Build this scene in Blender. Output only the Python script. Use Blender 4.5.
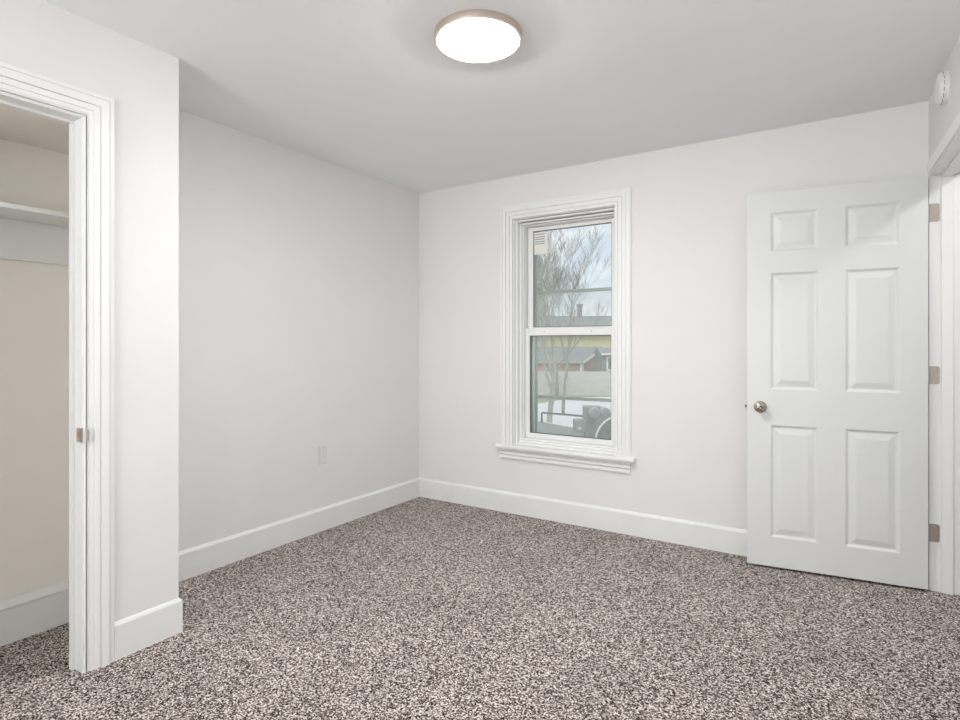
import bpy, bmesh, math, random
from mathutils import Vector, Matrix

for o in list(bpy.data.objects):
    bpy.data.objects.remove(o, do_unlink=True)
C = bpy.context.scene.collection
SC = bpy.context.scene
R = math.radians

# ------------------------------------------------------------------ camera, sky, light, exposure
YAW = math.atan(371 / 575)
CAM = Vector((2.915, -3.618, 1.22))
cam = bpy.data.cameras.new('camera')
cam.sensor_width = 36.0
cam.lens = 36.0 * 575 / 960
cam.shift_y = -16 / 960
cam.clip_start = 0.02
cam.clip_end = 500
co = bpy.data.objects.new('camera', cam)
C.objects.link(co)
co.location = CAM
co.rotation_euler = (R(90), 0, YAW)
SC.camera = co

SC.view_settings.view_transform = 'Standard'
SC.view_settings.look = 'None'
SC.view_settings.gamma = 1.0
SC.view_settings.use_curve_mapping = False
SC.view_settings.exposure = 0.05

RY = -6.4                # face of the wall behind the camera
LAMP_STRENGTH = 116.0
HALL_STRENGTH = 110.0
SKY_STRENGTH = 1.1
REAR_FILL_WATTS = 124.0  # power of the added fill light behind the camera

w = bpy.data.worlds.new('sky')
SC.world = w
w.use_nodes = True
nt = w.node_tree
nt.nodes.clear()
tc = nt.nodes.new('ShaderNodeTexCoord')
mp = nt.nodes.new('ShaderNodeMapping')
mp.inputs['Scale'].default_value = (5.0, 5.0, 13.0)
mp.inputs['Location'].default_value = (0.35, 0.2, 0.4)
nz = nt.nodes.new('ShaderNodeTexNoise')
nz.inputs['Scale'].default_value = 1.0
nz.inputs['Detail'].default_value = 6
nz.inputs['Roughness'].default_value = 0.55
rp = nt.nodes.new('ShaderNodeValToRGB')
rp.color_ramp.elements[0].position = 0.44
rp.color_ramp.elements[0].color = (0.66, 0.745, 0.84, 1)
rp.color_ramp.elements[1].position = 0.60
rp.color_ramp.elements[1].color = (1.0, 1.0, 1.0, 1)
bg = nt.nodes.new('ShaderNodeBackground')
bg.inputs['Strength'].default_value = SKY_STRENGTH
ow = nt.nodes.new('ShaderNodeOutputWorld')
nt.links.new(tc.outputs['Generated'], mp.inputs['Vector'])
nt.links.new(mp.outputs['Vector'], nz.inputs['Vector'])
nt.links.new(nz.outputs['Fac'], rp.inputs['Fac'])
nt.links.new(rp.outputs['Color'], bg.inputs['Color'])
nt.links.new(bg.outputs['Background'], ow.inputs['Surface'])


def area_light(name, loc, rot, sx, sy, watts, col):
    l = bpy.data.lights.new(name, 'AREA')
    l.shape = 'RECTANGLE'
    l.size, l.size_y = sx, sy
    l.energy = watts
    l.color = col
    o = bpy.data.objects.new(name, l)
    C.objects.link(o)
    o.location = loc
    o.rotation_euler = rot
    return o


# added fill light in the rear opening, tilted up at the ceiling
area_light('rear_fill_light', (1.9, RY - 0.22, 1.45), (R(138), 0, 0), 1.4, 1.4, REAR_FILL_WATTS, (0.975, 0.985, 1.0))

# a thinly veiled sun, high and behind this side of the house
sl = bpy.data.lights.new('sun', 'SUN')
sl.energy = 1.7
sl.angle = R(25)
sl.color = (1.0, 0.97, 0.92)
so = bpy.data.objects.new('sun', sl)
C.objects.link(so)
so.rotation_euler = (R(42), 0, R(28))

# ------------------------------------------------------------------ materials


def mat(name, col, rough=0.5, metal=0.0, bump=0.0, bscale=200.0, vary=0.0, vscale=6.0, detail=3, spec=None):
    m = bpy.data.materials.new(name)
    m.use_nodes = True
    t = m.node_tree
    b = t.nodes['Principled BSDF']
    b.inputs['Base Color'].default_value = (*col, 1)
    b.inputs['Roughness'].default_value = rough
    b.inputs['Metallic'].default_value = metal
    if spec is not None:
        b.inputs['Specular IOR Level'].default_value = spec
    if bump or vary:
        c = t.nodes.new('ShaderNodeTexCoord')
    if vary:
        n = t.nodes.new('ShaderNodeTexNoise')
        n.inputs['Scale'].default_value = vscale
        n.inputs['Detail'].default_value = detail
        t.links.new(c.outputs['Object'], n.inputs['Vector'])
        r = t.nodes.new('ShaderNodeValToRGB')
        r.color_ramp.elements[0].position = 0.3
        r.color_ramp.elements[1].position = 0.7
        r.color_ramp.elements[0].color = (*[max(0, x * (1 - vary)) for x in col], 1)
        r.color_ramp.elements[1].color = (*[min(1, x * (1 + vary)) for x in col], 1)
        t.links.new(n.outputs['Fac'], r.inputs['Fac'])
        t.links.new(r.outputs['Color'], b.inputs['Base Color'])
    if bump:
        n2 = t.nodes.new('ShaderNodeTexNoise')
        n2.inputs['Scale'].default_value = bscale
        n2.inputs['Detail'].default_value = 3
        t.links.new(c.outputs['Object'], n2.inputs['Vector'])
        bp = t.nodes.new('ShaderNodeBump')
        bp.inputs['Strength'].default_value = bump
        bp.inputs['Distance'].default_value = 0.002
        t.links.new(n2.outputs['Fac'], bp.inputs['Height'])
        t.links.new(bp.outputs['Normal'], b.inputs['Normal'])
    return m


M = {}
M['wall'] = mat('wall_paint', (0.812, 0.799, 0.783), 0.75, bump=0.12, bscale=90, vary=0.012, vscale=3)
M['closet_wall'] = mat('closet_wall_paint', (0.935, 0.888, 0.815), 0.75, bump=0.12, bscale=90, vary=0.012, vscale=3)
M['ceiling'] = mat('ceiling_paint', (0.925, 0.935, 0.94), 0.85, bump=0.15, bscale=60, vary=0.012, vscale=2)
M['trim'] = mat('trim_paint', (0.87, 0.87, 0.855), 0.38, bump=0.05, bscale=40)
M['base'] = mat('baseboard_paint', (0.84, 0.845, 0.825), 0.42, bump=0.08, bscale=40, vary=0.015, vscale=8)
M['door'] = mat('door_paint', (0.74, 0.75, 0.74), 0.40, bump=0.10, bscale=60)
M['vinyl'] = mat('white_vinyl', (0.87, 0.87, 0.855), 0.35, bump=0.02, bscale=30)
M['nickel'] = mat('satin_nickel', (0.44, 0.385, 0.34), 0.24, metal=1.0, bump=0.03, bscale=400)
M['hinge'] = mat('satin_nickel_hinge', (0.52, 0.465, 0.415), 0.38, metal=0.9, bump=0.03, bscale=300)
M['bronze'] = mat('brushed_champagne', (0.63, 0.54, 0.47), 0.42, metal=0.85, bump=0.03, bscale=300)
M['steel'] = mat('zinc_steel', (0.55, 0.52, 0.49), 0.35, metal=0.9, bump=0.05, bscale=200)
M['copper'] = mat('raw_wood_edge', (0.55, 0.27, 0.12), 0.7, bump=0.1, bscale=200, vary=0.2, vscale=90)
M['latch'] = mat('dark_steel', (0.16, 0.15, 0.14), 0.4, metal=0.6, bump=0.03)
M['dark'] = mat('dark_slot', (0.05, 0.045, 0.04), 0.6, bump=0.03)
M['vent'] = mat('grey_vent_slot', (0.36, 0.35, 0.34), 0.6, bump=0.03)
M['plastic'] = mat('white_plastic', (0.83, 0.82, 0.80), 0.35, bump=0.02, bscale=60)
M['outlet'] = mat('outlet_plastic', (0.745, 0.735, 0.715), 0.4, bump=0.02, bscale=60)
M['paper'] = mat('label_paper', (0.86, 0.84, 0.80), 0.7, bump=0.03, bscale=300)
M['ink'] = mat('label_ink', (0.16, 0.15, 0.15), 0.7, bump=0.02)
M['gasket'] = mat('grey_gasket', (0.12, 0.14, 0.13), 0.6, bump=0.03)
M['storm'] = mat('grey_green_aluminium', (0.46, 0.50, 0.46), 0.5, metal=0.1, bump=0.03)
M['snow'] = mat('pale_concrete', (0.78, 0.79, 0.82), 0.85, bump=0.2, bscale=3, vary=0.05, vscale=0.8)
M['grass'] = mat('winter_grass', (0.33, 0.34, 0.20), 0.95, bump=0.4, bscale=20, vary=0.35, vscale=2.0)
M['bark'] = mat('grey_bark', (0.27, 0.245, 0.22), 0.9, bump=0.5, bscale=30, vary=0.3, vscale=8)
M['twig'] = mat('pale_bark', (0.36, 0.34, 0.29), 0.9, bump=0.5, bscale=30, vary=0.3, vscale=8)
M['brick'] = mat('pinkish_brick', (0.50, 0.32, 0.28), 0.9, bump=0.2, bscale=10, vary=0.25, vscale=4)
M['brown'] = mat('brown_door_paint', (0.36, 0.27, 0.22), 0.8, bump=0.1, bscale=20)
M['yellow'] = mat('yellow_siding', (0.62, 0.55, 0.33), 0.85, bump=0.1, bscale=6, vary=0.06, vscale=3)
M['roof'] = mat('grey_shingle', (0.24, 0.255, 0.265), 0.9, bump=0.4, bscale=8, vary=0.18, vscale=3)
M['sage'] = mat('grey_siding', (0.23, 0.235, 0.22), 0.85, bump=0.1, bscale=8, vary=0.08, vscale=3)
M['outwhite'] = mat('outdoor_white_paint', (0.80, 0.80, 0.78), 0.6, bump=0.05)
M['fence'] = mat('weathered_fence', (0.62, 0.60, 0.57), 0.9, bump=0.3, bscale=20, vary=0.12, vscale=6)
M['deck'] = mat('dark_grey_deck', (0.25, 0.26, 0.26), 0.7, bump=0.2, bscale=12, vary=0.15, vscale=3)
M['machine'] = mat('grey_steel_paint', (0.27, 0.285, 0.28), 0.55, bump=0.1, bscale=20, vary=0.12, vscale=4)
M['machine_dark'] = mat('charcoal_steel_paint', (0.09, 0.09, 0.088), 0.5, bump=0.1, bscale=20, vary=0.12, vscale=4)
M['rim'] = mat('pale_rim_paint', (0.66, 0.67, 0.66), 0.5, bump=0.05)
M['chimney'] = mat('chimney_brick', (0.28, 0.25, 0.24), 0.9, bump=0.3, bscale=10, vary=0.2, vscale=5)
M['siding'] = mat('outer_wall_siding', (0.6, 0.6, 0.57), 0.8, bump=0.1)


def emission(name, col, s):
    m = bpy.data.materials.new(name)
    m.use_nodes = True
    t = m.node_tree
    b = t.nodes['Principled BSDF']
    b.inputs['Base Color'].default_value = (0.85, 0.85, 0.85, 1)
    b.inputs['Roughness'].default_value = 0.5
    b.inputs['Emission Color'].default_value = (*col, 1)
    b.inputs['Emission Strength'].default_value = s
    return m


M['lamp'] = emission('lit_diffuser', (0.965, 0.98, 1.0), LAMP_STRENGTH)
M['lamp_hall'] = emission('lit_hall_diffuser', (0.98, 0.985, 1.0), HALL_STRENGTH)


def glass_mat():
    m = bpy.data.materials.new('window_glass')
    m.use_nodes = True
    t = m.node_tree
    t.nodes.clear()
    o = t.nodes.new('ShaderNodeOutputMaterial')
    mx = t.nodes.new('ShaderNodeMixShader')
    tr = t.nodes.new('ShaderNodeBsdfTransparent')
    tr.inputs['Color'].default_value = (0.96, 0.975, 0.965, 1)
    gl = t.nodes.new('ShaderNodeBsdfGlossy')
    gl.inputs['Roughness'].default_value = 0.02
    fr = t.nodes.new('ShaderNodeFresnel')
    fr.inputs['IOR'].default_value = 1.45
    t.links.new(fr.outputs['Fac'], mx.inputs['Fac'])
    t.links.new(tr.outputs['BSDF'], mx.inputs[1])
    t.links.new(gl.outputs['BSDF'], mx.inputs[2])
    t.links.new(mx.outputs['Shader'], o.inputs['Surface'])
    return m


def screen_mat():
    # fine woven insect mesh, seen as a grey veil at this distance
    m = bpy.data.materials.new('insect_mesh')
    m.use_nodes = True
    t = m.node_tree
    t.nodes.clear()
    o = t.nodes.new('ShaderNodeOutputMaterial')
    mx = t.nodes.new('ShaderNodeMixShader')
    mx.inputs['Fac'].default_value = 0.20
    tr = t.nodes.new('ShaderNodeBsdfTransparent')
    df = t.nodes.new('ShaderNodeBsdfDiffuse')
    df.inputs['Color'].default_value = (0.72, 0.75, 0.73, 1)
    tl = t.nodes.new('ShaderNodeBsdfTranslucent')
    tl.inputs['Color'].default_value = (0.72, 0.75, 0.73, 1)
    ad = t.nodes.new('ShaderNodeMixShader')
    ad.inputs['Fac'].default_value = 0.5
    t.links.new(df.outputs['BSDF'], ad.inputs[1])
    t.links.new(tl.outputs['BSDF'], ad.inputs[2])
    t.links.new(tr.outputs['BSDF'], mx.inputs[1])
    t.links.new(ad.outputs['Shader'], mx.inputs[2])
    t.links.new(mx.outputs['Shader'], o.inputs['Surface'])
    return m


M['glass'] = glass_mat()
M['screen'] = screen_mat()


def carpet_mat():
    m = bpy.data.materials.new('salt_and_pepper_carpet')
    m.use_nodes = True
    t = m.node_tree
    b = t.nodes['Principled BSDF']
    b.inputs['Roughness'].default_value = 0.95
    b.inputs['Specular IOR Level'].default_value = 0.1
    c = t.nodes.new('ShaderNodeTexCoord')
    v = t.nodes.new('ShaderNodeTexVoronoi')           # one yarn tuft per cell
    v.inputs['Scale'].default_value = 212
    t.links.new(c.outputs['Object'], v.inputs['Vector'])
    sp = t.nodes.new('ShaderNodeSeparateColor')
    t.links.new(v.outputs['Color'], sp.inputs['Color'])
    n = t.nodes.new('ShaderNodeTexNoise')
    n.inputs['Scale'].default_value = 230
    n.inputs['Detail'].default_value = 4
    n.inputs['Roughness'].default_value = 0.7
    t.links.new(c.outputs['Object'], n.inputs['Vector'])
    mr = t.nodes.new('ShaderNodeMapRange')
    mr.inputs['From Min'].default_value = 0.32
    mr.inputs['From Max'].default_value = 0.68
    t.links.new(n.outputs['Fac'], mr.inputs['Value'])
    mx = t.nodes.new('ShaderNodeMix')
    mx.inputs['Factor'].default_value = 0.22
    t.links.new(sp.outputs['Red'], mx.inputs['A'])
    t.links.new(mr.outputs['Result'], mx.inputs['B'])
    r = t.nodes.new('ShaderNodeValToRGB')
    e = r.color_ramp.elements
    e[0].position, e[0].color = 0.16, (0.020, 0.016, 0.014, 1)
    e[1].position, e[1].color = 0.80, (0.90, 0.815, 0.755, 1)
    x = e.new(0.36); x.color = (0.115, 0.091, 0.079, 1)
    x = e.new(0.56); x.color = (0.335, 0.282, 0.252, 1)
    t.links.new(mx.outputs['Result'], r.inputs['Fac'])
    # broad tracks left in the pile by feet and a vacuum cleaner
    n3 = t.nodes.new('ShaderNodeTexNoise')
    n3.inputs['Scale'].default_value = 3.0
    n3.inputs['Detail'].default_value = 3
    t.links.new(c.outputs['Object'], n3.inputs['Vector'])
    mr3 = t.nodes.new('ShaderNodeMapRange')
    mr3.inputs['From Min'].default_value = 0.3
    mr3.inputs['From Max'].default_value = 0.7
    mr3.inputs['To Min'].default_value = 0.92
    mr3.inputs['To Max'].default_value = 1.08
    t.links.new(n3.outputs['Fac'], mr3.inputs['Value'])
    vm = t.nodes.new('ShaderNodeVectorMath')
    vm.operation = 'SCALE'
    t.links.new(r.outputs['Color'], vm.inputs[0])
    t.links.new(mr3.outputs['Result'], vm.inputs['Scale'])
    t.links.new(vm.outputs['Vector'], b.inputs['Base Color'])
    bp = t.nodes.new('ShaderNodeBump')
    bp.inputs['Strength'].default_value = 0.7
    bp.inputs['Distance'].default_value = 0.006
    t.links.new(mx.outputs['Result'], bp.inputs['Height'])
    t.links.new(bp.outputs['Normal'], b.inputs['Normal'])
    return m


M['carpet'] = carpet_mat()

# ------------------------------------------------------------------ helpers


class MB:
    """collects shapes, then links them as ONE mesh object"""

    def __init__(self, xf=None):
        self.bm = bmesh.new()
        self.xf = xf

    def v(self, p):
        p = Vector(p)
        if self.xf is not None:
            p = self.xf @ p
        return self.bm.verts.new(p)

    def face(self, vs):
        try:
            self.bm.faces.new(vs)
        except ValueError:
            pass

    def box(self, a, b):
        x0, y0, z0 = [min(i, j) for i, j in zip(a, b)]
        x1, y1, z1 = [max(i, j) for i, j in zip(a, b)]
        p = [self.v(q) for q in ((x0, y0, z0), (x1, y0, z0), (x1, y1, z0), (x0, y1, z0),
                                 (x0, y0, z1), (x1, y0, z1), (x1, y1, z1), (x0, y1, z1))]
        for f in ((0, 3, 2, 1), (4, 5, 6, 7), (0, 1, 5, 4), (1, 2, 6, 5), (2, 3, 7, 6), (3, 0, 4, 7)):
            self.face([p[i] for i in f])
        return self

    def loft(self, sections, close=True, caps=True):
        rows = [[self.v(q) for q in s] for s in sections]
        n = len(rows[0])
        for a, b in zip(rows[:-1], rows[1:]):
            for i in range(n if close else n - 1):
                j = (i + 1) % n
                self.face((a[i], a[j], b[j], b[i]))
        if caps:
            self.face(list(reversed(rows[0])))
            self.face(rows[-1])
        return self

    def prism(self, poly, d):
        d = Vector(d)
        return self.loft([[Vector(q) for q in poly], [Vector(q) + d for q in poly]])

    def lathe(self, prof, origin, axis, n=48):
        """prof: list of (radius, height along axis)"""
        ax = Vector(axis).normalized()
        u = ax.orthogonal().normalized()
        w_ = ax.cross(u)
        o = Vector(origin)
        rows = []
        for r, h in prof:
            if r < 1e-6:
                rows.append([self.v(o + ax * h)])
            else:
                rows.append([self.v(o + ax * h + (u * math.cos(2 * math.pi * k / n) + w_ * math.sin(2 * math.pi * k / n)) * r)
                             for k in range(n)])
        for a, b in zip(rows[:-1], rows[1:]):
            for i in range(n):
                j = (i + 1) % n
                if len(a) == 1 and len(b) == 1:
                    continue
                if len(a) == 1:
                    self.face((a[0], b[j], b[i]))
                elif len(b) == 1:
                    self.face((a[i], a[j], b[0]))
                else:
                    self.face((a[i], a[j], b[j], b[i]))
        if len(rows[0]) > 1:
            self.face(list(reversed(rows[0])))
        if len(rows[-1]) > 1:
            self.face(rows[-1])
        return self

    def tube(self, pts, radii, n=6):
        pts = [Vector(p) for p in pts]
        secs = []
        for i, p in enumerate(pts):
            d = (pts[min(i + 1, len(pts) - 1)] - pts[max(i - 1, 0)]).normalized()
            u = d.orthogonal().normalized() if i == 0 else (u - d * u.dot(d)).normalized()
            q = d.cross(u)
            secs.append([p + (u * math.cos(2 * math.pi * k / n) + q * math.sin(2 * math.pi * k / n)) * radii[i] for k in range(n)])
        return self.loft(secs)

    def build(self, name, m, parent=None, smooth=False, bevel=0.0, seg=2, loc=None, rotz=0.0):
        bm = self.bm
        bmesh.ops.recalc_face_normals(bm, faces=bm.faces[:])
        me = bpy.data.meshes.new(name)
        bm.to_mesh(me)
        bm.free()
        me.materials.append(m)
        o = bpy.data.objects.new(name, me)
        C.objects.link(o)
        if parent is not None:
            o.parent = parent
        if loc is not None:
            o.location = loc
        o.rotation_euler = (0, 0, rotz)
        if smooth:
            for p in me.polygons:
                p.use_smooth = True
            try:
                me.set_sharp_from_angle(angle=R(35))
            except Exception:
                pass
        if bevel:
            b = o.modifiers.new('bevel', 'BEVEL')
            b.width = bevel
            b.segments = seg
            b.limit_method = 'ANGLE'
            b.angle_limit = R(40)
        return o


def tag(o, label, cat, group=None, kind=None):
    o['label'] = label
    o['category'] = cat
    if group:
        o['group'] = group
    if kind:
        o['kind'] = kind
    return o


def empty(name, loc, rz=0.0):
    o = bpy.data.objects.new(name, None)
    o.empty_display_size = 0.1
    C.objects.link(o)
    o.location = loc
    o.rotation_euler = (0, 0, rz)
    return o


def copy_tree(o, parent=None):
    c = o.copy()
    C.objects.link(c)
    c.parent = parent
    for ch in list(o.children):
        copy_tree(ch, c)
    return c


def to_local(o):
    return (Matrix.Translation(o.location) @ Matrix.Rotation(o.rotation_euler[2], 4, 'Z')).inverted()


def casing(mb, prof, a0, a1, h0, h1, P):
    """mitred three-sided casing: legs from h0 up to h1 and a head; prof = (outward, thickness) points; P(a, h, t) -> point"""
    secs = []
    secs.append([P(a0 - o, h0, t) for o, t in prof])
    secs.append([P(a0 - o, h1 + o, t) for o, t in prof])
    secs.append([P(a1 + o, h1 + o, t) for o, t in prof])
    secs.append([P(a1 + o, h0, t) for o, t in prof])
    mb.loft(secs)


H = 2.43            # ceiling height
SKEW = R(2.6)       # the right-hand wall is not quite square to the window wall
RW = (3.24, 0.0, 0.0)
RWM = Matrix.Translation(RW) @ Matrix.Rotation(SKEW, 4, 'Z')

# ------------------------------------------------------------------ the setting
tag(MB().box((-0.2, RY - 0.4, -0.06), (4.75, 0.25, 0.0)).build('floor', M['carpet']),
    'brown and cream speckled wall to wall carpet', 'floor', kind='structure')
tag(MB().box((-0.2, RY - 0.4, H), (4.75, 0.25, H + 0.1)).build('ceiling', M['ceiling']),
    'smooth white painted ceiling with a round light on it', 'ceiling', kind='structure')
tag(MB().box((-0.2, RY - 0.2, 0), (0, 0.25, H)).build('wall_left', M['wall']),
    'plain white left wall with an outlet low on it', 'wall', kind='structure')

# window wall: four pieces round the opening
WX0, WX1, WZ0, WZ1 = 0.872, 1.625, 0.47, 2.125
mb = MB()
mb.box((0, 0, 0), (WX0, 0.22, H)).box((WX1, 0, 0), (4.6, 0.22, H))
mb.box((WX0, 0, 0), (WX1, 0.22, WZ0)).box((WX0, 0, WZ1), (WX1, 0.22, H))
tag(mb.build('wall_back', M['wall']), 'white wall holding the double hung window', 'wall', kind='structure')

# right wall with the doorway (local: x outwards, -y towards the camera)
DT, DH = 0.125, 2.048     # wall thickness, clear height
D0, D1 = -0.02, -0.84     # clear opening between the side jambs
mb = MB(RWM)
mb.box((0, RY - 0.4, 0), (DT, D1 - 0.02, H)).box((0, D1 - 0.02, DH + 0.018), (DT, 0.0, H))
tag(mb.build('wall_right', M['wall']), 'narrow strip of white wall above the open doorway at the right', 'wall', kind='structure')

# rear wall (behind the camera) with a window added to let in fill light
mb = MB()
RX0, RX1, RZ0, RZ1 = 1.2, 2.6, 0.75, 2.15
mb.box((0, RY - 0.2, 0), (RX0, RY, H)).box((RX1, RY - 0.2, 0), (3.75, RY, H))
mb.box((RX0, RY - 0.2, 0), (RX1, RY, RZ0)).box((RX0, RY - 0.2, RZ1), (RX1, RY, H))
tag(mb.build('wall_rear', M['wall']), 'white wall behind the camera with an added opening for the fill light', 'wall', kind='structure')
mb = MB()
for a, b in (((RX0, RZ0), (RX0 + 0.05, RZ1)), ((RX1 - 0.05, RZ0), (RX1, RZ1)), ((RX0, RZ0), (RX1, RZ0 + 0.05)),
             ((RX0, RZ1 - 0.05), (RX1, RZ1)), ((RX0, 1.43), (RX1, 1.47))):
    mb.box((a[0], RY - 0.13, a[1]), (b[0], RY - 0.08, b[1]))
tag(mb.build('fill_opening_frame', M['vinyl']), 'white frame added round the fill light opening behind the camera', 'window', kind='structure')

# hall outside the door
tag(MB().box((4.5, RY - 0.4, 0), (4.6, 0, H)).build('wall_hall', M['wall']), 'white hall wall beyond the doorway', 'wall', kind='structure')
tag(MB().box((3.5, -2.6, 0), (4.5, -2.5, H)).build('wall_hall_end', M['wall']), 'white end wall of the hall', 'wall', kind='structure')

# closet: a bump-out whose front stands 0.52 m off the left wall
CX = 0.523
CJ = -2.63          # edge of the closet opening
CH = 2.056
mb = MB()
mb.box((CX - 0.072, CJ + 0.018, 0), (CX, -2.264, H)).box((CX - 0.072, RY, CH + 0.016), (CX, CJ + 0.018, H))
mb.box((CX - 0.072, RY, 0), (CX, -3.6, CH + 0.016))
mb.box((0, -2.36, 0), (CX - 0.072, -2.264, H))
tag(mb.build('wall_closet', M['wall']), 'white wall of the closet that projects into the room at the left', 'wall', kind='structure')
mb = MB()
mb.box((0.001, -3.9, 0), (0.008, -2.361, CH)).box((0.008, -2.368, 0), (CX - 0.073, -2.3605, CH))
tag(mb.build('wall_closet_inside', M['closet_wall']), 'dim beige wall at the back of the open closet', 'wall', kind='structure')
tag(MB().box((0.001, -4.0, CH), (CX - 0.072, -2.361, CH + 0.05)).build('ceiling_closet', M['closet_wall']),
    'low beige ceiling inside the open closet', 'ceiling', kind='structure')
tag(MB().box((0.001, -4.0, 0), (CX - 0.072, -3.9, CH)).build('wall_closet_far', M['closet_wall']),
    'end wall of the closet outside the frame', 'wall', kind='structure')

# ---- baseboards


def base_prof(t, h):
    return [(0, 0), (t, 0), (t, h - 0.014), (t * 0.55, h - 0.004), (t * 0.3, h), (0, h)]


def baseboard(name, p, d, n, length, label, h=0.148, t=0.018, m='base'):
    p, d, n = Vector(p), Vector(d), Vector(n)
    poly = [p + n * a + Vector((0, 0, b)) for a, b in base_prof(t, h)]
    o = MB().prism(poly, d * length).build(name, M[m], smooth=False)
    return tag(o, label, 'baseboard', kind='structure')


baseboard('baseboard_left', (0, -2.26, 0), (0, 1, 0), (1, 0, 0), 2.26, 'tall white baseboard along the left wall below the outlet')
baseboard('baseboard_back', (0.018, 0, 0), (1, 0, 0), (0, -1, 0), 3.2, 'tall white baseboard under the window, running behind the open door')
mb = MB()
A = [(a, b) for a, b in base_prof(0.011, 0.145)]
mb.loft([[(CX + a, -2.5215, b) for a, b in A], [(CX + a, -2.264 + a, b) for a, b in A], [(0.019, -2.264 + a, b) for a, b in A]])
tag(mb.build('baseboard_closet', M['base']), 'tall white baseboard wrapping the outer corner of the closet', 'baseboard', kind='structure')
mb = MB()
mb.box((0.008, -3.9, 0), (0.034, -2.368, 0.140))
mb.prism([(0.008, -3.9, 0.142), (0.036, -3.9, 0.142), (0.036, -3.9, 0.150), (0.016, -3.9, 0.176), (0.008, -3.9, 0.176)], (0, 1.53, 0))
tag(mb.build('baseboard_closet_inside', M['base']), 'white baseboard with a separate cap strip inside the closet', 'baseboard', kind='structure')

# ---- closet opening: jamb, stop and stepped casing
PROF = [(0, 0), (0, 0.0060), (0.003, 0.0085), (0.006, 0.0060), (0.008, 0.0030), (0.016, 0.0030), (0.017, 0.0075), (0.030, 0.0080), (0.0315, 0.0075),
        (0.0325, 0.0130), (0.052, 0.0130), (0.0525, 0.0100), (0.0545, 0.0100), (0.0550, 0.0180), (0.082, 0.0180), (0.0825, 0.0110), (0.0855, 0.0110), (0.086, 0.0140), (0.101, 0.0120), (0.104, 0.006), (0.104, 0)]
PROFW = [(0, 0), (0, 0.017), (0.002, 0.019), (0.017, 0.019), (0.018, 0.014), (0.022, 0.014), (0.023, 0.023), (0.046, 0.023), (0.047, 0.017), (0.051, 0.017), (0.052, 0.027),
         (0.074, 0.027), (0.076, 0.021), (0.080, 0.021), (0.081, 0.025), (0.094, 0.024), (0.095, 0.019), (0.103, 0.017), (0.103, 0)]
mb = MB()
casing(mb, PROF, -3.51, CJ + 0.006, 0, CH + 0.004, lambda a, h, t: (CX + t, a, h))
tag(mb.build('trim_1', M['trim']), 'stepped white casing round the closet opening', 'door casing', kind='structure')
mb = MB()
mb.box((CX - 0.075, CJ, 0), (CX + 0.003, CJ + 0.018, CH + 0.016)).box((CX - 0.075, -3.528, CH), (CX + 0.003, CJ, CH + 0.016))
mb.box((CX - 0.075, -3.528, 0), (CX + 0.003, -3.51, CH + 0.016))
mb.box((CX - 0.075, CJ - 0.011, 0), (CX - 0.052, CJ, CH)).box((CX - 0.075, -3.51, CH - 0.011), (CX - 0.052, CJ - 0.011, CH))
tag(mb.build('trim_2', M['trim'], bevel=0.0015), 'white jamb and door stop lining the closet opening', 'door jamb', kind='structure')

# ---- doorway at the right: jambs, stops, head casing
mb = MB(RWM)
mb.box((-0.002, D0, 0), (DT + 0.002, -0.001, DH + 0.018)).box((-0.002, D1 - 0.02, 0), (DT + 0.002, D1, DH + 0.018))
mb.box((-0.002, D1, DH), (DT + 0.002, D0, DH + 0.018))
mb.box((0.046, D0 - 0.011, 0), (0.092, D0, DH)).box((0.046, D1, 0), (0.092, D1 + 0.011, DH))
mb.box((0.046, D1 + 0.011, DH - 0.011), (0.092, D0 - 0.011, DH))
tag(mb.build('trim_3', M['trim'], bevel=0.0015), 'white door jamb with stop at the right edge, carrying the hinges', 'door jamb', kind='structure')
mb = MB(RWM)
mb.prism([(0, D1 - 0.07, DH + 0.006), (-0.012, D1 - 0.07, DH + 0.006), (-0.016, D1 - 0.07, DH + 0.02), (-0.018, D1 - 0.07, DH + 0.045),
          (-0.012, D1 - 0.07, DH + 0.06), (0, D1 - 0.07, DH + 0.062)], (0, 0.835, 0))
tag(mb.build('trim_4', M['trim']), 'white head casing over the doorway at the right', 'door casing', kind='structure')

# ------------------------------------------------------------------ window
win = empty('window_1', (0, 0, 0))
tag(win, 'white double hung window with a view of a yard', 'window', kind='structure')
wl = None
STZ = 0.495
mb = MB()
casing(mb, PROFW, WX0 - 0.004, WX1 + 0.006, STZ, WZ1 - 0.006, lambda a, h, t: (a, -t, h))
mb.build('casing', M['trim'], win)
# jamb lining with stepped stops
mb = MB()


def lining(mb, x0, x1, z0, z1, y0, y1, th):
    mb.box((x0 - th, y0, z0), (x0, y1, z1)).box((x1, y0, z0), (x1 + th, y1, z1)).box((x0 - th, y0, z1), (x1 + th, y1, z1 + th))


lining(mb, WX0 + 0.003, WX1 - 0.003, STZ, WZ1 - 0.010, -0.004, 0.20, 0.004)
lining(mb, WX0 + 0.014, WX1 - 0.014, STZ, WZ1 - 0.023, 0.022, 0.20, 0.011)
lining(mb, WX0 + 0.026, WX1 - 0.026, STZ, WZ1 - 0.040, 0.062, 0.20, 0.012)
lining(mb, WX0 + 0.032, WX1 - 0.032, STZ, WZ1 - 0.048, 0.085, 0.20, 0.006)
mb.build('jamb', M['trim'], win, bevel=0.002)
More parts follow.
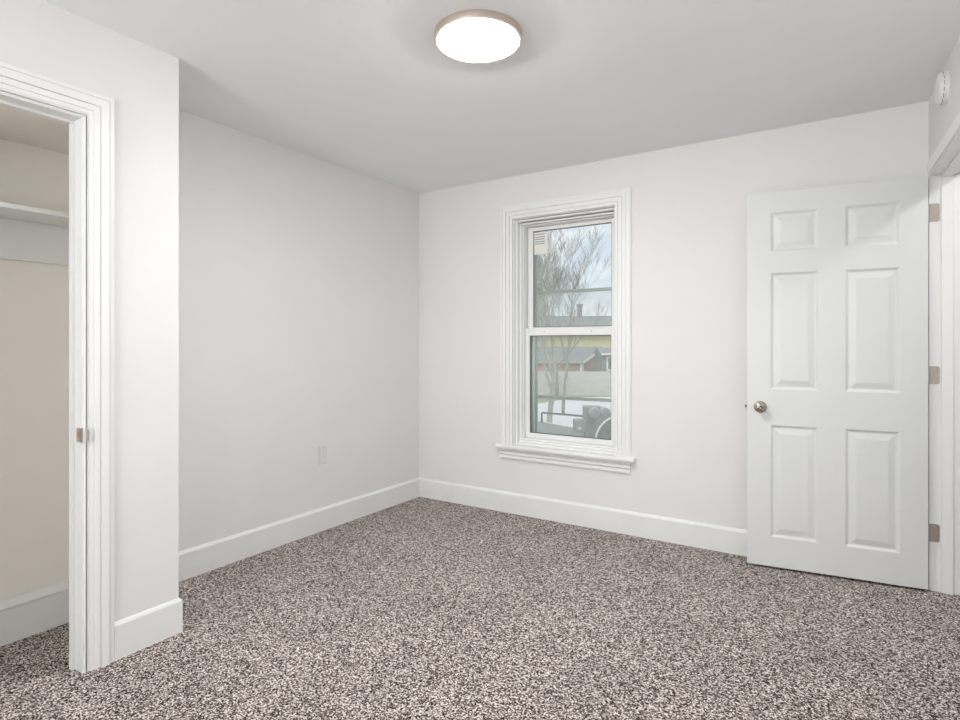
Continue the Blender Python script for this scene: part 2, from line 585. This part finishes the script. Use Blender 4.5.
# stool, sill steps and apron
mb = MB()
mb.prism([(0.750, -0.052, 0.470), (0.750, -0.056, 0.476), (0.750, -0.056, 0.489), (0.750, -0.050, 0.495), (0.750, -0.0005, 0.495), (0.750, -0.0005, 0.470)], (1.015, 0, 0))
mb.box((WX0 + 0.002, -0.001, 0.471), (WX1 - 0.002, 0.05, 0.495))
mb.build('stool', M['trim'], win)
mb = MB()
X0, X1 = WX0 + 0.014, WX1 - 0.014
mb.prism([(X0, 0.030, 0.495), (X0, 0.030, 0.506), (X0, 0.055, 0.510), (X0, 0.056, 0.521), (X0, 0.080, 0.524), (X0, 0.081, 0.534), (X0, 0.20, 0.536), (X0, 0.20, 0.495)], (X1 - X0, 0, 0))
mb.build('sill', M['vinyl'], win)
mb = MB()
mb.prism([(0.764, 0, 0.470), (0.764, -0.020, 0.470), (0.764, -0.020, 0.4525), (0.764, -0.017, 0.4505), (0.764, -0.026, 0.447), (0.764, -0.026, 0.428), (0.764, -0.020, 0.420),
          (0.764, -0.016, 0.418), (0.764, -0.016, 0.398), (0.764, -0.012, 0.390), (0.764, 0, 0.388)], (0.966, 0, 0))
mb.build('apron', M['trim'], win)

SX0, SX1 = 0.906, 1.592


def sash(name, x0, x1, z0, z1, y0, y1, st, top, bot):
    mb = MB()
    mb.box((x0, y0, z0), (x0 + st, y1, z1)).box((x1 - st, y0, z0), (x1, y1, z1))
    mb.box((x0 + st, y0, z1 - top), (x1 - st, y1, z1)).box((x0 + st, y0, z0), (x1 - st, y1, z0 + bot))
    s = mb.build(name, M['vinyl'], win, bevel=0.003)
    yg = (y0 + y1) / 2
    g = MB().box((x0 + st - 0.004, yg + 0.002, z0 + bot - 0.004), (x1 - st + 0.004, yg + 0.006, z1 - top + 0.004)).build('pane', M['glass'], s)
    mb = MB()
    a, b, c, d = x0 + st, x1 - st, z0 + bot, z1 - top
    e = 0.005
    for p, q in (((a, c), (a + e, d)), ((b - e, c), (b, d)), ((a + e, c), (b - e, c + e)), ((a + e, d - e), (b - e, d))):
        mb.box((p[0], yg - 0.004, p[1]), (q[0], yg + 0.001, q[1]))
    gk = mb.build('gasket', M['gasket'], s)
    return s


low = sash('lower_sash', SX0, SX1, 0.535, 1.335, 0.110, 0.142, 0.033, 0.054, 0.036)
upp = sash('upper_sash', SX0 + 0.003, SX1 - 0.003, 1.296, 2.076, 0.146, 0.176, 0.040, 0.028, 0.046)
for sx in (1.06, 1.42):       # little tilt latches on the meeting rail
    MB().lathe([(0.005, 0), (0.005, 0.002), (0.003, 0.003), (0, 0.003)], (sx, 0.110, 1.309), (0, -1, 0), 16).build('screw', M['steel'], low, smooth=True)
# paper label stuck to the top left corner of the glass
lb = MB().box((0.953, 0.1585, 1.878), (1.062, 0.1592, 2.037)).build('paper_label', M['paper'], upp)
lb['label'] = 'white paper sticker with small dark lines of print'
random.seed(4)
mb = MB()
for k, z in enumerate((2.023, 2.004, 1.988, 1.970, 1.955)):
    x = 0.962
    while x < 1.036:
        wd = random.uniform(0.005, 0.016)
        mb.box((x, 0.1581, z - 0.003), (min(x + wd, 1.041), 0.1585, z + 0.003))
        x += wd + random.uniform(0.002, 0.005)
mb.build('print', M['ink'], lb)
# storm window outside with its two cross bars, and the insect screen below
mb = MB()
mb.box((WX0 + 0.01, 0.205, 0.50), (0.950, 0.225, 2.12)).box((1.575, 0.205, 0.50), (WX1 - 0.01, 0.225, 2.12))
mb.box((0.958, 0.205, 2.062), (1.575, 0.225, 2.12)).box((0.958, 0.205, 0.50), (1.575, 0.225, 0.545))
mb.box((0.958, 0.203, 1.589), (1.575, 0.222, 1.612)).box((0.958, 0.203, 0.818), (1.575, 0.222, 0.840))
st = mb.build('storm_frame', M['storm'], win)
MB().box((0.921, 0.186, 0.52), (0.938, 0.204, 2.08)).build('side_track', M['vinyl'], st)
MB().box((0.958, 0.213, 0.545), (1.575, 0.2135, 1.589)).build('insect_screen', M['screen'], st)

# ------------------------------------------------------------------ the door
Hh, Ff = Vector((3.238, -0.055)), Vector((2.435, -0.156))
ang = math.atan2(Ff.y - Hh.y, Ff.x - Hh.x)
door = empty('door_1', (Hh.x, Hh.y, 0), ang)
tag(door, 'white six panel door standing open against the window wall', 'door', kind='structure')
DW, DZ0, DZ1, TH = 0.811, 0.014, 2.043, 0.035
cols = [(0.117, 0.352), (0.469, 0.697)]
rows = [(0.172, 0.783), (0.972, 1.606), (1.718, 1.934)]
xs = [0.004] + [q for c in cols for q in c] + [DW]
zs = [DZ0] + [q for c in rows for q in c] + [DZ1]


def moulded_face(mb, y, s):
    """front (s=1) or back (s=-1) skin of the door with six sunk and raised panels"""
    for i in range(len(xs) - 1):
        for j in range(len(zs) - 1):
            xa, xb, za, zb = xs[i], xs[i + 1], zs[j], zs[j + 1]
            if (xa, xb) in cols and (za, zb) in rows:
                rings = []
                for ins, dep in ((0, 0), (0.004, 0.001), (0.013, 0.0085), (0.019, 0.0095), (0.024, 0.0085), (0.048, 0.0022), (0.052, 0.0018)):
                    rings.append([(xa + ins, y - s * dep, za + ins), (xb - ins, y - s * dep, za + ins),
                                  (xb - ins, y - s * dep, zb - ins), (xa + ins, y - s * dep, zb - ins)])
                rv = [[mb.v(q) for q in r_] for r_ in rings]
                for a, b in zip(rv[:-1], rv[1:]):
                    for k in range(4):
                        l = (k + 1) % 4
                        mb.face((a[k], a[l], b[l], b[k]))
                mb.face(rv[-1])
            else:
                mb.face([mb.v(q) for q in ((xa, y, za), (xb, y, za), (xb, y, zb), (xa, y, zb))])


mb = MB()
moulded_face(mb, 0.0, 1)
moulded_face(mb, -TH, -1)
for (xa, za), (xb, zb) in (((xs[0], DZ0), (DW, DZ0)), ((DW, DZ0), (DW, DZ1)), ((DW, DZ1), (xs[0], DZ1)), ((xs[0], DZ1), (xs[0], DZ0))):
    # edges, subdivided where the skins are
    if za == zb:
        for a, b in zip(xs[:-1], xs[1:]):
            mb.face([mb.v(q) for q in ((a, 0, za), (b, 0, za), (b, -TH, za), (a, -TH, za))])
    else:
        for a, b in zip(zs[:-1], zs[1:]):
            mb.face([mb.v(q) for q in ((xa, 0, a), (xa, 0, b), (xa, -TH, b), (xa, -TH, a))])
bmesh.ops.remove_doubles(mb.bm, verts=mb.bm.verts[:], dist=1e-5)
mb.build('door_leaf', M['door'], door, bevel=0.0012)

KU, KZ = 0.746, 0.877
for s in (1, -1):
    y0 = 0.0 if s == 1 else -TH
    mb = MB()
    mb.lathe([(0.0325, 0.0), (0.0325, 0.003), (0.030, 0.007), (0.022, 0.010), (0.0135, 0.011), (0.0125, 0.022), (0.015, 0.028), (0.022, 0.033),
              (0.0258, 0.040), (0.0265, 0.047), (0.0245, 0.054), (0.018, 0.0585), (0.011, 0.0595), (0.0095, 0.058), (0.0, 0.058)],
             (KU, y0, KZ), (0, s, 0), 48)
    kb = mb.build('door_knob', M['nickel'], door, smooth=True)
    kb['label'] = 'round satin nickel knob'
    if s == 1:
        MB().lathe([(0.0085, 0.0575), (0.0085, 0.0605), (0.004, 0.062), (0, 0.062)], (KU, y0, KZ), (0, s, 0), 24).build('lock_button', M['dark'], kb, smooth=True)
        MB().lathe([(0.0035, 0.0615), (0.0035, 0.0635), (0, 0.0638)], (KU, y0, KZ), (0, s, 0), 16).build('turn_pin', M['rim'], kb, smooth=True)
mb = MB()
mb.box((DW - 0.001, -TH / 2 - 0.012, KZ - 0.028), (DW + 0.0012, -TH / 2 + 0.012, KZ + 0.028))
mb.prism([(DW, -TH / 2 - 0.006, KZ - 0.008), (DW + 0.011, -TH / 2 + 0.003, KZ - 0.008), (DW + 0.011, -TH / 2 + 0.006, KZ - 0.008), (DW, -TH / 2 + 0.006, KZ - 0.008)], (0, 0, 0.016))
lt = mb.build('latch', M['latch'], door)
lt['label'] = 'small steel latch on the door edge'

# hinges: a leaf on the jamb, a leaf on the door edge and the knuckle between
inv = to_local(door)
for z in (1.868, 1.066, 0.288):
    X = inv @ RWM
    mb = MB(X)
    hh = 0.044
    pts = [(0.001, -hh), (0.034, -hh)]
    for k in range(5):
        t = R(-90 + 22.5 * k)
        pts.append((0.030 + 0.010 * math.cos(t), -hh + 0.010 + 0.010 * math.sin(t)))
    for k in range(5):
        t = R(22.5 * k)
        pts.append((0.030 + 0.010 * math.cos(t), hh - 0.010 + 0.010 * math.sin(t)))
    pts = [pts[0]] + pts[2:] + [(0.001, hh)]
    mb.prism([(a, D0 - 0.0005, z + b) for a, b in pts], (0, -0.0022, 0))
    hg = mb.build('hinge', M['hinge'], door)
    hg['label'] = 'rounded satin nickel hinge leaf'
    mb = MB(X)
    mb.tube([(-0.006, D0 + 0.004, z - hh), (-0.006, D0 + 0.004, z + hh)], [0.006, 0.006], 14)
    mb.build('knuckle', M['bronze'], hg, smooth=True)
    for a, b in ((0.018, 0.031), (0.029, 0.0), (0.018, -0.031)):
        MB(X).lathe([(0.0042, 0), (0.0042, 0.0008), (0.002, 0.0014), (0, 0.0010)], (a, D0 - 0.0026, z + b), (0, -1, 0), 12).build('screw', M['steel'], hg, smooth=True)
    mb = MB()
    mb.box((0.0015, -TH + 0.002, z - hh), (0.0040, -0.004, z + hh))
    mb.build('door_edge_leaf', M['bronze'], hg)

# ------------------------------------------------------------------ ceiling light
LX, LY = 1.690, -1.733


def ceiling_light(loc, m, label):
    e = empty('ceiling_light', loc)
    tag(e, label, 'ceiling light')
    MB().lathe([(0.150, 0.0), (0.150, -0.012), (0, -0.012)], (0, 0, 0), (0, 0, 1), 64).build('mounting_pan', M['plastic'], e, smooth=True)
    prof = [(0.160, -0.001), (0.1715, -0.001), (0.1720, -0.003), (0.1720, -0.029), (0.1710, -0.031), (0.1610, -0.031), (0.1600, -0.030), (0.1595, -0.001)]
    MB().lathe(prof, (0, 0, 0), (0, 0, 1), 96).build('metal_ring', M['bronze'], e, smooth=True)
    dome = [(0.1590, -0.014)]
    sag, rad = 0.034, 0.1590
    dome += [(rad * (1 - k / 12), -0.029 - sag * (1 - (1 - k / 12) ** 2)) for k in range(12)] + [(0, -0.029 - sag)]
    MB().lathe(dome, (0, 0, 0), (0, 0, 1), 64).build('diffuser', m, e, smooth=True)
    return e


ceiling_light((LX, LY, H), M['lamp'], 'round flush ceiling light with champagne metal ring and lit white diffuser')
hall_light = ceiling_light((3.90, -0.72, H), M['lamp_hall'], 'round flush light on the hall ceiling beyond the doorway')
hall_light.scale = (0.58, 0.58, 0.58)

# ------------------------------------------------------------------ smoke detector on the right wall above the doorway
X = RWM
sd_y, sd_z = -0.455, 2.322
sdw = RWM @ Vector((0, sd_y, sd_z))
sd = empty('smoke_detector', sdw, SKEW)
tag(sd, 'round white smoke detector high on the right wall', 'smoke detector')
MB().lathe([(0.069, 0), (0.069, 0.008), (0.066, 0.010)], (0, 0, 0), (-1, 0, 0), 48).build('mounting_plate', M['plastic'], sd, smooth=True)
MB().lathe([(0.064, 0.008), (0.067, 0.012), (0.067, 0.022), (0.062, 0.030), (0.050, 0.035), (0.028, 0.038), (0, 0.038)], (0, 0, 0), (-1, 0, 0), 48).build('cover', M['plastic'], sd, smooth=True)
for k in range(16):
    t = 2 * math.pi * k / 16
    a = Matrix.Rotation(t, 4, 'X')
    MB(a).box((-0.0195, -0.009, 0.0655), (-0.0165, 0.009, 0.0673)).build('vent_slot', M['vent'], sd)

# ------------------------------------------------------------------ wall outlet
ou = empty('wall_outlet', (0, -1.006, 0.494))
tag(ou, 'white duplex outlet plate low on the left wall', 'outlet')
mb = MB()
mb.loft([[(0, -0.036, -0.060), (0, 0.036, -0.060), (0, 0.036, 0.060), (0, -0.036, 0.060)],
         [(0.003, -0.036, -0.060), (0.003, 0.036, -0.060), (0.003, 0.036, 0.060), (0.003, -0.036, 0.060)],
         [(0.0065, -0.031, -0.055), (0.0065, 0.031, -0.055), (0.0065, 0.031, 0.055), (0.0065, -0.031, 0.055)]])
mb.build('cover_plate', M['outlet'], ou)
for z in (0.0195, -0.0195):
    pts = []
    for k in range(28):
        t = 2 * math.pi * k / 28
        pts.append((0.006, max(-0.0155, min(0.0155, 0.0172 * math.cos(t))), z + max(-0.0140, min(0.0140, 0.0172 * math.sin(t)))))
    rc = MB().prism(pts, (0.0022, 0, 0)).build('receptacle', M['plastic'], ou)
    MB().box((0.0080, -0.0075, z + 0.001), (0.0085, -0.0055, z + 0.009)).build('slot', M['dark'], rc)
    MB().box((0.0080, 0.0055, z + 0.002), (0.0085, 0.0075, z + 0.009)).build('slot', M['dark'], rc)
    MB().lathe([(0.0026, 0), (0.0026, 0.0004), (0, 0.0004)], (0.0081, 0, z - 0.006), (1, 0, 0), 12).build('slot', M['dark'], rc)
MB().lathe([(0.003, 0), (0.003, 0.0008), (0, 0.0012)], (0.0065, 0, 0), (1, 0, 0), 12).build('screw', M['steel'], ou, smooth=True)

# ------------------------------------------------------------------ strike plate on the closet jamb
sp = empty('strike_plate', (0.490, CJ, 0.882))
tag(sp, 'small steel strike plate on the closet door jamb', 'strike plate')
mb = MB()
mb.box((-0.004, -0.0016, -0.026), (0.030, 0.0, -0.010)).box((-0.004, -0.0016, 0.010), (0.030, 0.0, 0.026))
mb.box((-0.004, -0.0016, -0.010), (0.004, 0.0, 0.010)).box((0.022, -0.0016, -0.010), (0.030, 0.0, 0.010))
mb.build('plate', M['steel'], sp)
lip = []
for k in range(9):
    t = R(-90 + 22.5 * k)
    lip.append((0.030, 0, 0))
mb = MB()
prof = []
for k in range(7):
    t = R(90 * k / 6)
    prof.append((0.036 + 0.018 * math.sin(t), 0.018 * (1 - math.cos(t)) - 0.0016))
secs = []
for (a, b), hw in zip(prof, (0.026, 0.027, 0.028, 0.028, 0.026, 0.022, 0.014)):
    secs.append([(a, b, -hw), (a, b, hw), (a + 0.0016, b - 0.0010, hw), (a + 0.0016, b - 0.0010, -hw)])
mb.loft(secs)
mb.box((0.028, -0.0016, -0.026), (0.037, 0.0, 0.026))
mb.build('lip', M['steel'], sp, smooth=False)
MB().box((0.004, -0.0008, -0.010), (0.022, -0.0002, 0.010)).build('latch_hole', M['copper'], sp)
for z in (0.018, -0.018):
    MB().lathe([(0.0035, 0), (0.0035, 0.0006), (0, 0.0010)], (0.013, -0.0016, z), (0, -1, 0), 12).build('screw', M['steel'], sp, smooth=True)

# ------------------------------------------------------------------ closet shelf and its cleat
sh = empty('closet_shelf', (0.008, -3.13, 1.732))
tag(sh, 'white board shelf high inside the open closet', 'shelf')
MB().box((0.001, -0.768, 0.0), (0.245, 0.760, 0.018)).build('shelf_board', M['base'], sh, bevel=0.002)
MB().box((0.001, -0.768, -0.165), (0.020, 0.760, 0.0)).build('cleat', M['base'], sh, bevel=0.0015)

# ------------------------------------------------------------------ outdoors, seen through the window
VR = Vector((math.cos(YAW), math.sin(YAW), 0))
VF = Vector((-math.sin(YAW), math.cos(YAW), 0))


def out(x, d, z=0.0):
    """x metres right of and d metres beyond the camera along its heading"""
    p = CAM + VR * x + VF * d
    return Vector((p.x, p.y, z))


def side(x, d):
    p = out(x, d)
    return p


G = -2.0
OX = Matrix.Translation((CAM.x, CAM.y, 0)) @ Matrix.Rotation(YAW, 4, 'Z')     # local x = right, y = away
tag(MB(OX).box((-60, 5.0, G - 0.3), (90, 140, G)).build('ground', M['grass']), 'olive winter grass of the yard outside', 'ground', kind='structure')
mb = MB(OX)
mb.prism([(-4, 7, G + 0.001), (22, 7, G + 0.001), (22, 35.5, G + 0.001), (5.9, 34.6, G + 0.001), (2.6, 30.2, G + 0.001), (-4, 28.5, G + 0.001)], (0, 0, 0.02))
tag(mb.build('driveway', M['snow']), 'pale white paved yard beyond the window', 'driveway', kind='structure')

# back fence
fe = empty('board_fence', (0, 0, 0))
tag(fe, 'long weathered board fence at the back of the yard', 'fence')
mb = MB(OX)
x = -2.0
random.seed(2)
while x < 16:
    mb.box((x, 36.0, G), (x + 0.135, 36.03, G + 1.50 + random.uniform(-0.02, 0.02)))
    x += 0.145
mb.build('boards', M['fence'], fe)
mb = MB(OX)
for z in (G + 0.3, G + 1.2):
    mb.box((-2, 36.03, z), (16, 36.08, z + 0.09))
mb.build('rail', M['fence'], fe)
for k in range(8):
    MB(OX).box((-1.9 + k * 2.4, 36.03, G), (-1.8 + k * 2.4, 36.13, G + 1.48)).build('post', M['fence'], fe)

# the garage with a pinkish gable
kx, kd = 7.45, 42.0
e1 = Vector((-0.97, 0.24)).normalized()
e2 = Vector((0.76, 0.65)).normalized()
W2, L1 = 4.2, 5.5
zb, ze, zp = G, 0.0, 0.90


def gp(a, b, z):
    return Vector((kx + e1.x * a + e2.x * b, kd + e1.y * a + e2.y * b, z))


ga = empty('garage', OX @ Vector((kx, kd, G)))
tag(ga, 'low pinkish garage with grey roof behind the fence', 'garage')
gi = to_local(ga) @ OX
mb = MB(gi)
pent = [(0, zb), (0, ze), (W2 / 2, zp), (W2, ze), (W2, zb)]
mb.loft([[gp(0, b, z) for b, z in pent], [gp(L1, b, z) for b, z in pent]])
mb.build('walls', M['brick'], ga)
for s in (0, 1):
    mb = MB(gi)
    ea = -0.25 if s == 0 else W2 + 0.25
    zz = ze - 0.13
    q = [(-0.25, ea, zz + 0.02), (L1 + 0.25, ea, zz + 0.02), (L1 + 0.25, W2 / 2, zp + 0.03), (-0.25, W2 / 2, zp + 0.03)]
    mb.loft([[gp(*i) for i in q], [gp(i[0], i[1], i[2] + 0.09) for i in q]])
    mb.build('roof_slope', M['roof'], ga)
mb = MB(gi)
mb.loft([[gp(-0.25, -0.27, ze - 0.20), gp(-0.25, -0.27, ze - 0.02)], [gp(L1 + 0.25, -0.27, ze - 0.20), gp(L1 + 0.25, -0.27, ze - 0.02)]], close=False, caps=False)
bmesh.ops.solidify(mb.bm, geom=mb.bm.faces[:], thickness=0.03)
for s in (0, 1):
    ea = -0.25 if s == 0 else W2 + 0.25
    mb.loft([[gp(-0.30, ea, ze - 0.22), gp(-0.30, ea, ze - 0.02), gp(-0.26, ea, ze - 0.02), gp(-0.26, ea, ze - 0.22)],
             [gp(-0.30, W2 / 2, zp - 0.10), gp(-0.30, W2 / 2, zp + 0.12), gp(-0.26, W2 / 2, zp + 0.12), gp(-0.26, W2 / 2, zp - 0.10)]])
mb.build('fascia', M['outwhite'], ga)
mb = MB(gi)
mb.loft([[gp(0.15, -0.02, zb), gp(1.3, -0.02, zb), gp(1.3, -0.02, ze - 0.30), gp(0.15, -0.02, ze - 0.30)],
         [gp(0.15, -0.06, zb), gp(1.3, -0.06, zb), gp(1.3, -0.06, ze - 0.30), gp(0.15, -0.06, ze - 0.30)]])
mb.build('side_door', M['brown'], ga)
mb = MB(gi)
mb.loft([[gp(-0.06, -0.06, zb), gp(0.10, -0.06, zb), gp(0.10, 0.10, zb), gp(-0.06, 0.10, zb)],
         [gp(-0.06, -0.06, ze), gp(0.10, -0.06, ze), gp(0.10, 0.10, ze), gp(-0.06, 0.10, ze)]])
mb.build('corner_board', M['outwhite'], ga)

# the dark grey outbuilding beside it
sb = empty('outbuilding', OX @ Vector((8.32, 39.2, G)), YAW)
tag(sb, 'dark grey outbuilding with a white framed window behind the fence', 'shed')
MB().box((0, 0, 0), (6, 2.4, 2.55)).build('walls', M['sage'], sb)
mb = MB()
mb.prism([(-0.12, -0.3, 2.55), (-0.12, 1.2, 2.98), (-0.12, 2.6, 2.55)], (6.3, 0, 0))
mb.build('roof', M['roof'], sb)
MB().box((-0.12, -0.36, 2.46), (6.2, -0.30, 2.60)).build('fascia', M['outwhite'], sb)
mb = MB()
wx, wz = 0.30, 1.50
mb.box((wx, -0.05, wz), (wx + 0.11, 0, wz + 0.75)).box((wx + 0.75, -0.05, wz), (wx + 0.86, 0, wz + 0.75))
mb.box((wx, -0.05, wz - 0.1), (wx + 0.86, 0, wz)).box((wx, -0.05, wz + 0.75), (wx + 0.86, 0, wz + 0.85))
wf = mb.build('window_frame', M['outwhite'], sb)
MB().box((wx + 0.11, -0.02, wz), (wx + 0.75, -0.005, wz + 0.75)).build('pane', M['machine_dark'], wf)

# the big yellow house far behind
yh = empty('house', OX @ Vector((2.0, 58.0, G)), YAW)
tag(yh, 'big yellow house with grey roof and two chimneys, farthest beyond the window', 'house')
MB().box((0, 0, 0), (14, 8, 4.35)).build('walls', M['yellow'], yh)
mb = MB()
mb.prism([(-0.4, -0.4, 4.25), (-0.4, 4.0, 6.25), (-0.4, 8.4, 4.25)], (14.8, 0, 0))
mb.build('roof', M['roof'], yh)
MB().box((-0.4, -0.46, 4.12), (14.4, -0.40, 4.30)).build('fascia', M['sage'], yh)
for cx_ in (4.9, 8.75):
    mb = MB()
    mb.box((cx_ - 0.21, 3.6, 5.6), (cx_ + 0.21, 4.3, 7.35)).box((cx_ - 0.27, 3.55, 7.35), (cx_ + 0.27, 4.35, 7.5))
    mb.build('chimney', M['chimney'], yh)
for x in (11.6,):
    mb = MB()
    mb.box((x, -0.06, 2.5), (x + 0.08, 0, 3.9)).box((x + 0.82, -0.06, 2.5), (x + 0.9, 0, 3.9)).box((x, -0.06, 2.42), (x + 0.9, 0, 2.5)).box((x, -0.06, 3.9), (x + 0.9, 0, 3.98))
    f_ = mb.build('window_frame', M['outwhite'], yh)
    MB().box((x + 0.08, -0.03, 2.5), (x + 0.82, -0.01, 3.9)).build('pane', M['machine_dark'], f_)


# bare winter trees
def tree(name, x, d, height, r0, seed, label, group, lean=0.0, m='bark', first=0.32, spread=0.55, depth=5):
    rnd = random.Random(seed)
    e = empty(name, OX @ Vector((x, d, G)), YAW)
    tag(e, label, 'tree')
    tr, br = MB(), MB()

    def limb(mb, p, dr, ln, r, lv):
        n = 4
        pts, rad = [p], [r]
        q = p.copy()
        dd = dr.copy()
        for k in range(n):
            dd = (dd + Vector((rnd.uniform(-.16, .16), rnd.uniform(-.16, .16), 0.06 if lv else 0.0))).normalized()
            q = q + dd * (ln / n)
            pts.append(q.copy())
            rad.append(max(0.004, r * (1 - 0.45 * (k + 1) / n)))
        mb.tube(pts, rad, 7 if lv == 0 else (5 if lv < 3 else 3))
        if lv >= depth:
            return
        cnt = 4 if lv == 0 else (3 if lv < depth - 1 else 4)
        for c in range(cnt):
            f = 1.0 if c == 0 else rnd.uniform(0.35, 0.95)
            i = min(n - 1, int(f * n))
            t = f * n - i
            if f == 1.0:
                s, rr = pts[-1], rad[-1]
            else:
                s, rr = pts[i].lerp(pts[i + 1], t), rad[i]
            az = rnd.uniform(0, 2 * math.pi)
            sp_ = spread * rnd.uniform(0.6, 1.3) * (0.5 if c == 0 else 1.0)
            nd = (dd + Vector((math.cos(az) * sp_, math.sin(az) * sp_, 0.12))).normalized()
            limb(br, s, nd, ln * rnd.uniform(0.55, 0.8), rr * (0.8 if c == 0 else 0.58), lv + 1)

    limb(tr, Vector((0, 0, -0.05)), Vector((lean, 0, 1)).normalized(), height * first, r0, 0)
    tr.build('trunk', M[m], e, smooth=True)
    br.build('branches', M[m], e, smooth=False)
    return e


tree('bare_tree', 2.35, 19.4, 8.6, 0.115, 11, 'tall bare tree with the thickest trunk, nearest the window', None, lean=0.0, m='twig', first=0.36, spread=0.55, depth=6)
tree('bare_tree', 3.75, 26.0, 9.4, 0.085, 5, 'bare tree with a thin trunk, in front of the garage', None, lean=0.0, first=0.34, spread=0.6, depth=6)
tree('bare_tree', 4.55, 34.0, 11.0, 0.17, 21, 'bare tree by the board fence, behind the nearer trunks', None, lean=0.05, spread=0.6, depth=6)
tree('bare_tree', 3.4, 49.0, 12.5, 0.20, 8, 'bare tree behind the garage, before the yellow house', None, lean=0.02, spread=0.6, depth=6)

# grey flat trailer with a side rail
t0 = Vector((1.76, 18.07))
t1 = Vector((3.15, 15.81))
td = (t1 - t0).normalized()
tn = Vector((-td.y, td.x)) * -1
TZ = -1.2
tl = empty('flatbed_trailer', OX @ Vector((t0.x, t0.y, G)))
tag(tl, 'dark grey flat trailer with a thin side rail below the window', 'trailer')
ti = to_local(tl) @ OX


def tp(a, b, z):
    q = t0 + td * a + tn * b
    return Vector((q.x, q.y, z))


mb = MB(ti)
mb.loft([[tp(0, 0, TZ - 0.12), tp(7, 0, TZ - 0.12), tp(7, 2.2, TZ - 0.12), tp(0, 2.2, TZ - 0.12)], [tp(0, 0, TZ), tp(7, 0, TZ), tp(7, 2.2, TZ), tp(0, 2.2, TZ)]])
mb.build('deck', M['deck'], tl)
mb = MB(ti)
mb.tube([tp(0.0, 0.0, TZ + 0.005), tp(7, 0, TZ + 0.005)], [0.02, 0.02], 8)
mb.build('edge_rail', M['rim'], tl, smooth=True)
mb = MB(ti)
mb.tube([tp(0.36, 0.05, TZ), tp(0.36, 0.05, TZ + 0.29), tp(0.42, 0.05, TZ + 0.31), tp(2.30, 0.05, TZ + 0.40), tp(2.36, 0.05, TZ)], [0.03] * 5, 8)
mb.build('side_rail', M['machine_dark'], tl, smooth=True)
for a in (2.6, 3.5):
    for b in (0.05, 2.15):
        c = tp(a, b, G + 0.33)
        wlx = MB(ti)
        wlx.lathe([(0.12, -0.1), (0.31, -0.1), (0.33, -0.07), (0.33, 0.07), (0.31, 0.1), (0.12, 0.1)], c, (tn.x, tn.y, 0), 28)
        wlx.build('wheel', M['machine_dark'], tl, smooth=True)
for a in (0.4, 5.5):
    mb = MB(ti)
    mb.tube([tp(a, 1.1, G), tp(a, 1.1, TZ - 0.1)], [0.05, 0.05], 8)
    mb.build('jack_stand', M['machine_dark'], tl)

# grey drum shaped smoker standing on it
gx, gd = 2.98, 14.2
gr = empty('barrel_smoker', OX @ Vector((gx, gd, TZ)), YAW)
tag(gr, 'grey drum shaped barbecue smoker standing on the trailer', 'smoker')
mb = MB()
mb.box((-0.34, 0.2, 0.10), (0.10, 0.62, 0.84)).box((-0.33, 0.22, 0), (-0.30, 0.30, 0.10)).box((0.02, 0.22, 0), (0.10, 0.30, 0.10)).box((-0.33, 0.54, 0), (-0.30, 0.60, 0.10)).box((0.02, 0.54, 0), (0.10, 0.60, 0.10))
mb.build('cabinet', M['machine'], gr, bevel=0.02)
MB().box((-0.61, 0.15, 0.22), (-0.32, 0.50, 0.52)).build('firebox', M['machine'], gr, bevel=0.03)
mb = MB()
mb.box((-0.54, 0.145, 0.28), (-0.45, 0.150, 0.34))
mb.build('air_vent', M['rim'], gr)
for x, z, r_ in ((-0.17, 0.73, 0.115), (0.10, 0.75, 0.105)):
    mb = MB()
    mb.lathe([(r_, 0.0), (r_, 0.30), (r_ * 0.93, 0.33), (0, 0.34)], (x, 0.18, z), (0, -1, 0), 32)
    dm = mb.build('drum', M['machine'], gr, smooth=True)
    mb = MB()
    mb.lathe([(r_ + 0.014, 0.27), (r_ + 0.018, 0.285), (r_ + 0.014, 0.30), (r_ + 0.002, 0.30), (r_ + 0.002, 0.27)], (x, 0.18, z), (0, -1, 0), 32)
    mb.build('rim_band', M['rim'], dm, smooth=True)
mb = MB()
mb.lathe([(0.51, 0.0), (0.55, 0.04), (0.55, 0.70), (0.52, 0.74), (0, 0.75)], (0.05, -1.18, 0.33), (0, -1, 0), 64)
bmesh.ops.bisect_plane(mb.bm, geom=mb.bm.verts[:] + mb.bm.edges[:] + mb.bm.faces[:], plane_co=(0, 0, 0.0), plane_no=(0, 0, -1), clear_outer=True)
hd = mb.build('hood', M['machine_dark'], gr, smooth=True)
mb = MB()
pts = [(0.05 + 0.555 * math.cos(t), -1.88, 0.33 + 0.555 * math.sin(t)) for t in [R(-33) + R(246) * k / 40 for k in range(41)]]
mb.tube(pts, [0.022] * 41, 8)
mb.build('hood_edge', M['rim'], hd, smooth=True)
mb = MB()
mb.box((-0.30, -1.6, 0.0), (-0.22, 0.25, 0.08)).box((0.02, -1.6, 0.0), (0.10, 0.25, 0.08))
mb.build('skid', M['machine_dark'], gr)
